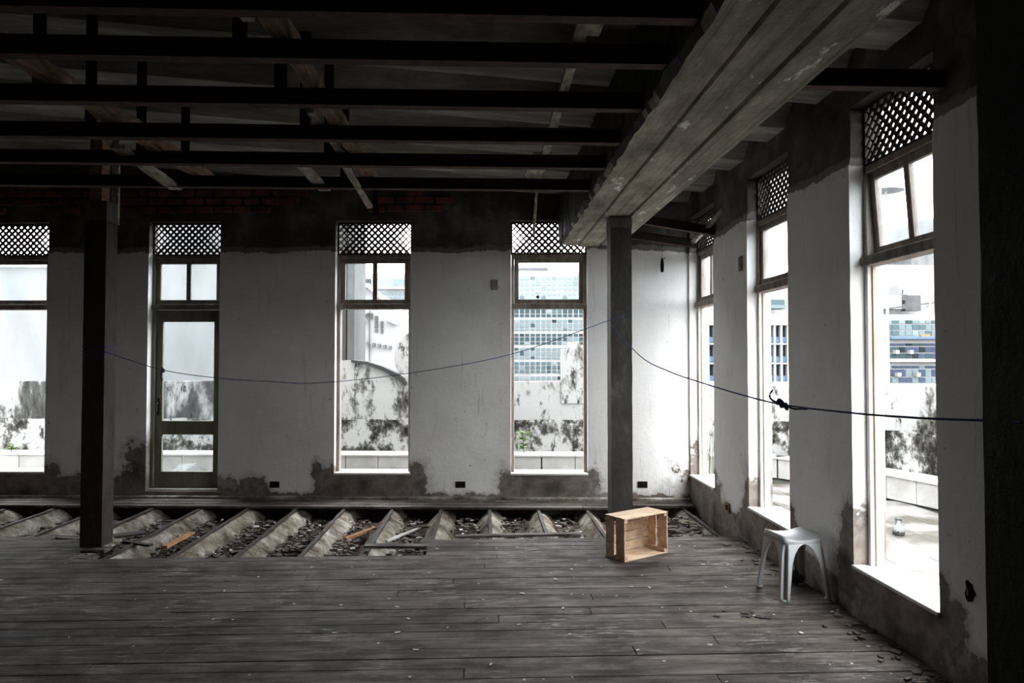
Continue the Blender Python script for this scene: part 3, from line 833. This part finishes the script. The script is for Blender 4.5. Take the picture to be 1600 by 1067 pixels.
# ------------------------------------------------------------------ terrace outside
def make_stained(name, white, grime, dark, lo=.42, zs=.55, seed=0, sp=1.0):
    b = NB(name, .9, .15); p = b.pos((1, 1, zs)); mp = b.noise(p, 1.9 + seed*.3, 10, .72)
    c = b.ramp(mp, (lo-.07*sp, dark), (lo-.01*sp, grime), (lo+.05*sp, white), (.8, white))
    blot = b.ramp(b.noise(b.pos((2.4, 2.4, .9)), 2.6, 9, .75), (.56, 0.0), (.62, .95))
    c = b.mix(blot, c, dark); b.color(c); b.bump(b.noise(b.pos(), 20, 6), .3, .01); return b.m
WHT = (.25, .25, .246)
M['parapet'] = make_stained('stained_parapet', WHT, (.07, .068, .06), (.007, .0067, .0055), .44)
M['parapet2'] = make_stained('heavily_stained_parapet', WHT, (.05, .048, .042), (.0055, .005, .0042), .49, .8, 2)
M['parapet3'] = make_stained('dark_streaked_parapet', WHT, (.042, .042, .04), (.012, .0118, .011), .50, .4, 1, 2.0)
M['tile'] = mottled('white_bench_tile', (.25, .244, .228), (.35, .345, .33), 3, .7, .05, rand=.12)
M['moss'] = mottled('mossy_grout', (.006, .008, .004), (.022, .024, .015), 10, rand=.01)
M['paver'] = mottled('wet_terrace_paver', (.05, .044, .034), (.14, .137, .13), 1.6, .35, .08, rand=.15, lo=.42, hi=.55)
M['outwall'] = mottled('pale_render', (.068, .071, .073), (.105, .107, .107), .9, rand=.01, stretch=(1,1,.4))
M['towerdark'] = mottled('dark_stained_render', (.006, .0065, .0065), (.022, .022, .0215), 1.1, rand=.01, stretch=(1.3,1.3,.5))
M['greywall'] = mottled('grey_stained_render', (.009, .0095, .0095), (.035, .035, .034), 1.1, rand=.01, stretch=(1.3,1.3,.5))
TZ = -.05
ter = MB().prism([tuple(back_pt(-11, WT, 0)[:2]), tuple(back_pt(.3, WT, 0)[:2]), (WX+WT, YC), (WX+WT, YF), (7, YF), (6.2, 5), (5.6, 8.4), (4.9, 10.2), (3.6, 11.0), tuple(back_pt(-11, 2.7, 0)[:2])], -.35, TZ-.012, 'z').build('terrace_floor', M['moss'])
tag(ter, 'paved terrace floor outside the windows', 'terrace', None, 'structure')
path = [Vector((*back_pt(-10.5, 2.0, 0)[:2], 0)), Vector((*back_pt(back_u(440, 2.0), 2.0, 0)[:2], 0)), Vector((*back_pt(1.2, 2.0, 0)[:2], 0)), Vector((4.2, 10.0, 0)), Vector((4.62, 9.3, 0)), Vector((4.93, 8.5, 0)), Vector((5.18, 7.7, 0)), Vector((5.6, 5.8, 0)), Vector((6.2, 2.5, 0)), Vector((6.6, -1, 0))]
def offset(path, d):
    out = []
    for i, p in enumerate(path):
        a = (path[i]-path[i-1]).normalized() if i else (path[1]-path[0]).normalized()
        b_ = (path[i+1]-path[i]).normalized() if i < len(path)-1 else a
        n1 = Vector((-a.y, a.x, 0)); n2 = Vector((-b_.y, b_.x, 0)); n = (n1+n2).normalized(); out.append(p + n*d/max(.4, n.dot(n1)))
    return out
pm = MB().box(-.195, .195, -.195, .195, -.02, 0).mesh('paver', M['paver'], .003)
for i in range(9):
    for j in range(22):
        x, y = WX+WT+.2+.4*i, 3.0+.4*j
        k = (x-4.93)*.93 + (y-8.5)*.36      # inside the bench line only
        if k > -.05 or (x > 3.9 and y > 9.6) or y > 10.0: continue
        link(pm, 'paver', ter, (x, y, TZ + rnd.uniform(-.002, .002)))
for i in range(27):
    for j in range(4):
        P = back_pt(-10.3+.4*i, WT+.25+.4*j, TZ)
        if P.x > WX: continue
        link(pm, 'paver', ter, P, -A)
BH = .31
bench = empty('terrace_bench'); tag(bench, 'low white-tiled bench running along the terrace parapet', 'bench')
pin = offset(path, .42); pcore = offset(path, .02)
core = MB()
for i in range(len(path)-1):
    q = [pcore[i], pcore[i+1], pin[i+1], pin[i]]
    core.prism([tuple(v[:2]) for v in q], TZ-.02, TZ+BH-.03, 'z')
core.build('bench_core', M['moss'], bench)
for i in range(len(path)-1):
    a, c = path[i], path[i+1]; L = (c-a).length; n = max(1, round(L/.47)); ang = math.atan2(c.y-a.y, c.x-a.x); wd = L/n
    for k in range(n):
        p = a.lerp(c, (k+.5)/n); g = rnd.choice((.006, .006, .012, .035)); 
        MB().box(-wd/2+g/2, wd/2-g/2, 0, .018, .012, BH-.03).build('face_tile', M['tile'], bench, (p.x, p.y, TZ), ang, bevel=.002)
        MB().box(-wd/2+.003, wd/2-.003, -.015, .43, BH-.028, BH).build('top_tile', M['tile'], bench, (p.x, p.y, TZ), ang, bevel=.003)
# parapet behind the bench: lower thick part, upper part, curved gable pieces
par = empty('terrace_parapet'); tag(par, 'stained white parapet wall behind the tiled bench with curved gable pieces', 'parapet')
p0, p1, p2 = offset(path, .43), offset(path, .49), offset(path, .68)
def ragged(mb, a, b_, c, d, z0, z1, name, m, rag=0):
    n = max(2, int((b_-a).length/.12)); mb = MB()
    for i in range(n+1):
        f = i/n; q, w = a.lerp(b_, f), d.lerp(c, f); zt_ = z1 + rag*fbm(q.x, q.y, 0, 2.2)
        mb.v += [(q.x, q.y, z0), (q.x, q.y, zt_), (w.x, w.y, zt_), (w.x, w.y, z0)]
    for i in range(n):
        for k in range(4):
            s = 4*i+k; t = 4*i+(k+1) % 4; mb.f.append((s, t, t+4, s+4))
    mb.f += [(0,1,2,3), tuple(4*n+k for k in range(4))]
    mb.build(name, m, par)
for i in range(len(path)-1):
    ragged(None, p0[i], p0[i+1], p1[i+1], p1[i], TZ, .74, 'lower_plaster', M['parapet2'], .025)
    ragged(None, p1[i], p1[i+1], p2[i+1], p2[i], TZ, 1.325, 'upper_wall', M['parapet3'] if i == 0 else M['parapet'], .006)
wp = 2.5
def gpx(px, py):
    d = ray(px, py); n = Vector((math.sin(A), math.cos(A), 0)); o = Vector((WX, YC, 0)) + n*wp; t = o.dot(n)/d.dot(n)
    P = d*t; return ((P-o).dot(Vector((math.cos(A), -math.sin(A), 0))), EYE + d.z*t)
def gable(name, pts, m, w0=wp, w1=wp+.18):
    MB().prism([gpx(*p) for p in pts], w0, w1).build(name, m, par, (WX, YC, 0), -A)
gable('arched_gable', [(430,612),(445,597),(470,578),(500,567),(525,563),(550,562.5),(575,566),(600,574),(618,583),(633,594),(640,602),(640,630),(430,630)], M['parapet'], wp-.012)
gable('gable_coping', [(550,562),(575,565),(600,573),(618,582),(633,593),(637,598),(634,602),(616,589),(598,579),(575,570),(550,566)], M['greywall'], wp-.06, wp+.2)
cx_, cy_ = 668, 560
sc_ = [(cx_ + 52*math.cos(t)*1.0, cy_ - 48*math.sin(t)) for t in [math.pi*(1.17 - 1.34*k/22) for k in range(23)]]
gable('scroll_gable', sc_ + [(712,630),(640,630),(633,590),(627,583)], M['parapet'], wp-.010)
gable('parapet_pier', [(877,545),(888,545),(889,534),(906,533),(907,544),(932,545),(932,630),(877,630)], M['parapet'], wp-.03, wp+.35)

# weeds on the bench, rubbish, shoe
M['leaf'] = mottled('fresh_leaf', (.035, .085, .01), (.08, .15, .02), 8, rand=.3)
M['grass'] = mottled('dull_grass', (.018, .03, .009), (.045, .065, .022), 8, rand=.01)
def weed(name, base, h, n, label, seed):
    rr = random.Random(seed); r = empty(name, base); tag(r, label, 'plant')
    st = MB(); lf = []
    for k in range(3):
        top = Vector((rr.uniform(-.05, .05), rr.uniform(-.03, .03), h*rr.uniform(.7, 1))); mid = top*.5 + Vector((rr.uniform(-.02, .02), 0, 0))
        pts = smooth_pts([(0,0,0), mid, top], 4); st.tube(pts, .004, 5)
        for _ in range(n//3): lf.append(rr.choice(pts[2:]))
    st.build('stem', M['grass'], r)
    for p in lf:
        a = rr.uniform(0, 6.28); s = rr.uniform(.06, .10); d = Vector((math.cos(a), math.sin(a), rr.uniform(-.2, .5))); sd = Vector((-d.y, d.x, 0)).normalized(); e = d*s
        mb = MB(); q = [p, p+e*.35+sd*s*.32, p+e*.75+sd*s*.28, p+e*1.1-Vector((0,0,.008)), p+e*.75-sd*s*.28, p+e*.35-sd*s*.32]
        up = Vector((0,0,.002)); mb.v = [tuple(v) for v in q] + [tuple(v+up) for v in q]
        mb.f = [(0,1,2,3,4,5), (11,10,9,8,7,6)] + [(i, 6+i, 6+(i+1) % 6, (i+1) % 6) for i in range(6)]
        mb.build('leaf', M['leaf'], r)
def on_bench(px, w=2.27): return back_pt(back_u(px, w), w, TZ+BH)
weed('weed_plant', on_bench(818), .34, 42, 'bright green weed growing on the bench behind the right window of the far wall', 3)
weed('weed_plant', Vector((4.45, 9.95, TZ+BH)), .24, 27, 'small green weed on the bench seen behind the plastic stool', 4)
weed('weed_plant', on_bench(20), .12, 12, 'low weed at the foot of the parapet, far left', 5)
mb = MB(); rr = random.Random(2)
def grass(name, c, w, h, n, label, seed):
    rr = random.Random(seed); mb = MB()
    for _ in range(n):
        b_ = Vector((rr.uniform(-w, w), rr.uniform(-.06, .06), 0)); t = b_ + Vector((rr.uniform(-.06, .06), rr.uniform(-.04, .04), h*rr.uniform(.5, 1)))
        mb.tube([b_, b_.lerp(t, .6)+Vector((0,0,.01)), t], [.003, .0025, .0006], 4)
    tag(mb.build(name, M['grass'], None, c), label, 'grass', None, 'stuff')
grass('grass_tuft', back_pt(back_u(603, 1.9), 1.9, TZ), .2, .17, 60, 'grass tuft growing at the foot of the bench', 1)
grass('grass_tuft', back_pt(back_u(1110, 1.2), 1.2, TZ), .2, .85, 60, 'tall thin grass outside the corner window', 2)
M['plastic_sheet'] = glass('cloudy_plastic', .12)
sb = back_pt(back_u(297, 1.75), 1.75, TZ)
mb = MB(); q = [(-.34,-.1,0),(-.12,-.02,.2),(.12,0,.215),(.30,-.05,.11),(.36,-.1,0),(.1,-.2,0),(-.15,-.2,0),(0,-.1,.12)]
mb.v = q; mb.f = [(0,1,7),(1,2,7),(2,3,7),(3,4,7),(4,5,7),(5,6,7),(6,0,7)]
o = mb.build('plastic_sheet', M['plastic_sheet'], None, sb, -A); o.modifiers.new('t', 'SOLIDIFY').thickness = .004
tag(o, 'crumpled cloudy plastic sheet lying outside the glazed door', 'plastic sheet')
def shoe():
    P = at_z(1404, 826, TZ); r = empty('sneaker', P, R(149)); r.scale = (1.2, 1.2, 1.2); tag(r, 'single white and black sneaker lying on the terrace', 'shoe')
    L = .27; prof = []
    W_ = [(0,.03),(.03,.037),(.08,.037),(.14,.036),(.19,.046),(.23,.043),(.26,.026),(.27,.006)]
    out = [(w, y) for y, w in W_] + [(-w, y) for y, w in reversed(W_)]
    M['sole'] = NB('dark_sole', .7).color((.03, .03, .032)).m; M['upper'] = mottled('white_sneaker', (.1, .1, .1), (.16, .16, .16), 9)
    MB().prism(out, 0, .028, 'z').build('sole', M['sole'], r, bevel=.004)
    hs = [.085,.095,.09,.085,.065,.05,.04,.03]; mb = MB(); n = 10
    for (y, w), h in zip(W_, hs):
        for k in range(n+1):
            t = math.pi*k/n; mb.v.append((w*math.cos(t)*(1-.35*math.sin(t)*(1 if y < .15 else .2)), y, .026 + (h-.02)*math.sin(t)**.7))
    for i in range(len(W_)-1):
        for k in range(n): q = i*(n+1)+k; mb.f.append((q, q+1, q+n+2, q+n+1))
    mb.f.append(tuple(range(n+1))); mb.build('upper', M['upper'], r, smooth=True)
    MB().prism([(-.022,.015),(.022,.015),(.024,.09),(.0,.115),(-.024,.09)], .09, .101, 'z').build('shoe_opening', M['sole'], r)
    for k in range(4):
        y = .12+.02*k; z = .098-.009*k; MB().bar((-.025, y, z-.004), (.025, y, z), .006, .006).build('lace', M['sole'], r)
shoe()

# ------------------------------------------------------------------ neighbouring buildings
def facade_wall(nm, px0, px1, py0, py1, Y, depth, m, parent=None):
    a = at_y(px0, py1, Y); c = at_y(px1, py0, Y)
    return MB().box(min(a.x, c.x), max(a.x, c.x), Y, Y+depth, min(a.z, c.z), max(a.z, c.z)).build(nm, m, parent)
nb = empty('neighbour_building'); tag(nb, 'pale rendered neighbouring wall behind the glazed door and left window', 'building')
facade_wall('wall', -420, 478, 412, 760, 13.4, 5, M['outwall'], nb)
facade_wall('sky_blocking_wall', 150, 478, 305, 420, 13.5, 4.8, M['outwall'], nb)  # upper wall added to cut the sky light entering the left openings
facade_wall('coping', -430, 150, 408, 414, 13.3, 5.2, M['tile'], nb)
tw = empty('neighbour_tower'); tag(tw, 'tall grey stained wall end left of the curved parapet', 'building')
facade_wall('wall', 478, 542, 330, 760, 13.2, 1.2, M['towerdark'], tw); facade_wall('pilaster', 541, 555, 330, 760, 13.15, 1.2, M['greywall'], tw)
M['bwhite'] = mottled('white_building', (.14, .14, .14), (.18, .18, .18), .3, rand=.01)
M['bglass'] = [NB('office_glass_%d' % i, 1, 0).color(c).m for i, c in enumerate(((.026,.040,.044),(.045,.066,.072),(.085,.108,.114),(.11,.132,.139),(.014,.019,.021),(.034,.042,.064)))]
M['bgrey'] = mottled('grey_roof', (.03, .03, .032), (.06, .06, .063), .5, rand=.01)
M['bblue'] = mottled('blue_panel', (.04, .075, .13), (.06, .10, .165), 2, rand=.01)
# ornate white house
hs = empty('white_house'); tag(hs, 'old white house with a row of small brackets behind the curved parapet', 'building')
YH = 24
MB().prism([(lambda v: (v.x, v.z))(at_y(*p, YH)) for p in ((540,447),(566,443),(578,447),(600,470),(626,492),(626,640),(540,640))], YH, YH+8).build('wall', M['bwhite'], hs)
def pxbox(nm, px0, px1, py0, py1, Y, d0, d1, m, parent):
    a = at_y(px0, py1, Y); c = at_y(px1, py0, Y); return MB().box(a.x, c.x, Y+d0, Y+d1, a.z, c.z).build(nm, m, parent)
for px0, px1, py0, py1 in ((586,591,494,503),(586,591,504,512),(586,591,514,519),(595,599,502,511),(595,599,512,516),(595,599,517,521),(580,583,490,498)):
    pxbox('window', px0, px1, py0, py1, YH, -.06, .05, M['bgrey'], hs)
for k in range(7): pxbox('bracket', 557+8.6*k, 561+8.6*k, 531+1.6*k, 536+1.6*k, YH, -.25, .05, M['bgrey'], hs)
for p in (((556,494),(576,486)),((556,501),(571,498)),((578,448),(601,468)),((605,498),(621,505)),((556,447),(578,446))):
    MB().bar(at_y(*p[0], YH-.15), at_y(*p[1], YH-.15), .3, .12, up=(0,0,1)).build('cornice', M['tile'], hs)
pxbox('corner_strip', 577, 578.2, 486, 600, YH, -.1, .05, M['bgrey'], hs)
# modern block behind it
mo = empty('modern_block'); tag(mo, 'pale modern block with wide window bands seen beyond the old white house', 'building')
YM = 110
pxbox('wall', 540, 700, 428, 640, YM, 0, 10, M['bwhite'], mo)
for i, (a, c) in enumerate(((556.5,559.5),(563,580),(589,598),(601,616),(616.5,632))): pxbox('window', a, c, 436, 447, YM, -.1, .5, M['bglass'][(0,4,3,3,2)[i]], mo)
for k in range(9): pxbox('window', 590+6*k if k else 588, 594.5+6*k, 457, 462, YM, -.1, .5, M['bglass'][3], mo); pxbox('window', 590+6*k, 594.5+6*k, 463.5, 467, YM, -.1, .5, M['bglass'][2], mo)
for k in range(4):
    for j in range(2): pxbox('window', 618.5+5.6*k, 623+5.6*k, 501.5+6*j, 506+6*j, YM, -.1, .5, M['bglass'][(0,4,1,0)[k]], mo)
pxbox('sign_band', 612, 640, 493, 497, YM, -.2, .3, M['bblue'], mo); pxbox('parapet_band', 556, 640, 449, 452, YM, -1, .3, M['tile'], mo)
pxbox('blue_band', 617, 640, 515, 520, YM, -.2, .3, M['bblue'], mo)
# glass office block
ofb = empty('office_block'); tag(ofb, 'white gridded office block with teal glass behind the right window of the far wall', 'building')
YO = 150
pxbox('wall', 770, 960, 425, 700, YO, 0, 14, M['bwhite'], ofb)
pxbox('penthouse', 800, 862, 412, 426, YO, 3, 10, M['bwhite'], ofb); pxbox('penthouse_roof', 800, 858, 416, 418.5, YO, 2.6, 10, M['bgrey'], ofb)
floors = [(432, (5,8,6), 3), (456, (5,6), 3), (480, (1.8,6.5,4.2), 0), (499.5, (4.5,5.8,4), 2), (521.5, (4,6,4), 0), (543.5, (4,6.5,4), 2), (565.5, (4.5,6,4), 1), (588, (5,3.5), 2)]
rr = random.Random(11); pcache = {}
for fy, rows, base in floors:
    py = fy
    for h in rows:
        px = 795.5; k = 0
        while px < 913:
            s = base if rr.random() < .78 else rr.choice((0, 1, 2, 3, 4))
            if base == 3 and s in (0, 4, 5): s = 2
            pxbox('window_pane', px, px+6.3, py, py+h, YO, -.12, .3, M['bglass'][s], ofb)
            k += 1; px += 8.25 if k % 2 else 8.6
        py += h + 1.4
# right-hand blocks
rb = empty('apartment_block'); tag(rb, 'white apartment block with bands of blue-curtained windows outside the nearest window', 'building')
YR = 90
pxbox('wall', 1290, 1600, 492, 720, YR, 0, 14, M['bwhite'], rb)
pxbox('roof_wall', 1300, 1600, 405, 500, YR, 6, 14, M['bwhite'], rb)
xs_ = [1388.5,1393,1403.5,1414,1424.5,1435,1445,1455,1464.5]
for f, (y0, rows, base) in enumerate(((500.5, (6,9,8.5), (3,2,2,1,2,0)), (536.5, (5,9.5,8.5), (0,5,5,0,5,4)), (571.5, (5,12,9), (5,5,0,5,2,5)))):
    py = y0
    for h in rows:
        for i in range(len(xs_)-1):
            pxbox('window_pane', xs_[i]+.6, xs_[i+1]-.6, py, py+h-1, YR, -.1, .3, M['bglass'][rr.choice(base)], rb)
        py += h+.6
    pxbox('balcony_ledge', 1387, 1466, py+.2, py+4, YR, -.9, .2, M['bblue'] if f == 0 else M['tile'], rb)
for px, py in ((1394, 547), (1416, 547), (1460, 560), (1397, 582), (1427, 582)):
    pxbox('air_conditioner', px, px+6, py, py+6, YR, -.8, -.05, M['bwhite'], rb)
pxbox('downpipe', 1470, 1472, 500, 600, YR, -.4, .1, M['bgrey'], rb)
M['orange'] = NB('orange_box', .6).color((.17, .09, .03)).m
pxbox('orange_blind', 1438, 1452, 522, 527, YR, -.15, .1, M['orange'], rb)
ac = empty('rooftop_machine'); tag(ac, 'grey rooftop tank and machine on the apartment block', 'rooftop machine')
pxbox('casing', 1398, 1430, 458, 480, YR, 3, 5, M['bwhite'], ac); pxbox('grey_panel', 1443, 1468, 457, 482, YR, 4, 5, M['bgrey'], ac); pxbox('vent', 1431, 1439, 457, 466, YR, 3, 4, M['bgrey'], ac); pxbox('vent', 1431, 1439, 472, 480, YR, 3, 4, M['bgrey'], ac); pxbox('grey_panel', 1387, 1397, 458, 480, YR, 3, 4, M['bgrey'], ac)
MB().bar(at_y(1449, 480, YR+2), at_y(1464, 455, YR+2), .2, .2).build('brace', M['bwhite'], ac)
MB().bar(at_y(1388, 482, YR+2), at_y(1466, 472, YR+2), .18, .18).build('cable', M['bgrey'], ac)
dp = at_y(1412, 441, YR+4); ds = empty('satellite_dish', dp); tag(ds, 'pale round satellite dish on the apartment block roof', 'dish')
MB().lathe([(.1, .25), (.6, .2), (1.1, .02), (1.15, .0), (1.1, -.03), (.5, .12), (.1, .17)], 20, Matrix.Rotation(R(80), 4, 'X')).build('dish', M['tile'], ds, smooth=True)
MB().bar((0, -.1, 0), (0, -1.0, -.1), .06, .06).build('feed_arm', M['bgrey'], ds); MB().bar((0, .2, -.2), (0, .3, -1.6), .1, .1).build('mast', M['bgrey'], ds)
br = empty('brise_block'); tag(br, 'white gridded block with blue panels outside the two farther right windows', 'building')
YB = 85
pxbox('wall', 1085, 1290, 490, 720, YB, .9, 12, M['bwhite'], br)
pxbox('roof_house', 1085, 1290, 430, 490, YB, 5, 12, M['bwhite'], br)
for px in [1107 + 10.4*k for k in range(15)]:
    pxbox('fin', px-1.2, px+1.2, 508, 597, YB, 0, 1, M['bwhite'], br)
    for j in range(3):
        if px < 1120 or 1200 < px < 1245:
            y0 = 509+30.5*j
            pxbox('recess', px+1.6, px+8.8, y0, y0+27, YB, .75, .88, M['bglass'][3], br); pxbox('window_pane', px+4.5, px+8.8, y0+1, y0+16, YB, .6, .74, M['bglass'][4], br)
            pxbox('blue_panel', px+1.6, px+8.8, y0+17.5, y0+26, YB, .3, .45, M['bblue'], br)
for j in range(4): pxbox('ledge', 1107, 1262, 505.5+30.5*j, 508+30.5*j, YB, -.05, 1, M['bwhite'], br)
tk = empty('roof_tank'); tag(tk, 'blue-green roof tank above the gridded block', 'tank')
pxbox('tank', 1208, 1237, 466, 474, YB, 2, 4, M['bglass'][1], tk); pxbox('tank_base', 1207, 1240, 474, 480, YB, 2, 4, M['bglass'][2], tk)
fr_ = empty('far_house'); tag(fr_, 'distant pale house roof seen through the tilted upper sash', 'building')
MB().prism([(lambda v: (v.x, v.z))(at_y(*p, 120)) for p in ((1424,352),(1440,344),(1455,346),(1490,330),(1490,500),(1424,500))], 120, 130).build('wall', M['outwall'], fr_)
pxbox('body', 1380, 1500, 480, 700, 120, 0, 10, M['outwall'], fr_)
MB().prism([(lambda v: (v.x, v.z))(at_y(*p, 119)) for p in ((1384,384),(1400,378),(1420,381),(1420,386),(1384,390))], 118, 130).build('roof', M['bgrey'], fr_)
sp_ = empty('street_lamp'); tag(sp_, 'flat round lamp head seen through the tilted upper sash', 'lamp')
lp = at_y(1384, 299, 40); sp_.location = lp
MB().lathe([(1.0, 0), (.6, .08), (.25, .22), (.06, .42), (.03, .45)], 20).build('lamp_hood', M['bgrey'], sp_, smooth=True); MB().box(-.06, .06, -.06, .06, -12 - lp.z, .02).build('lamp_mast', M['bwhite'], sp_)
tag(MB().box(-500, 500, 12, 500, -12.5, -12).box(7.5, 500, -300, 12, -12.5, -12).build('street_ground', M['bgrey']), kind='structure')
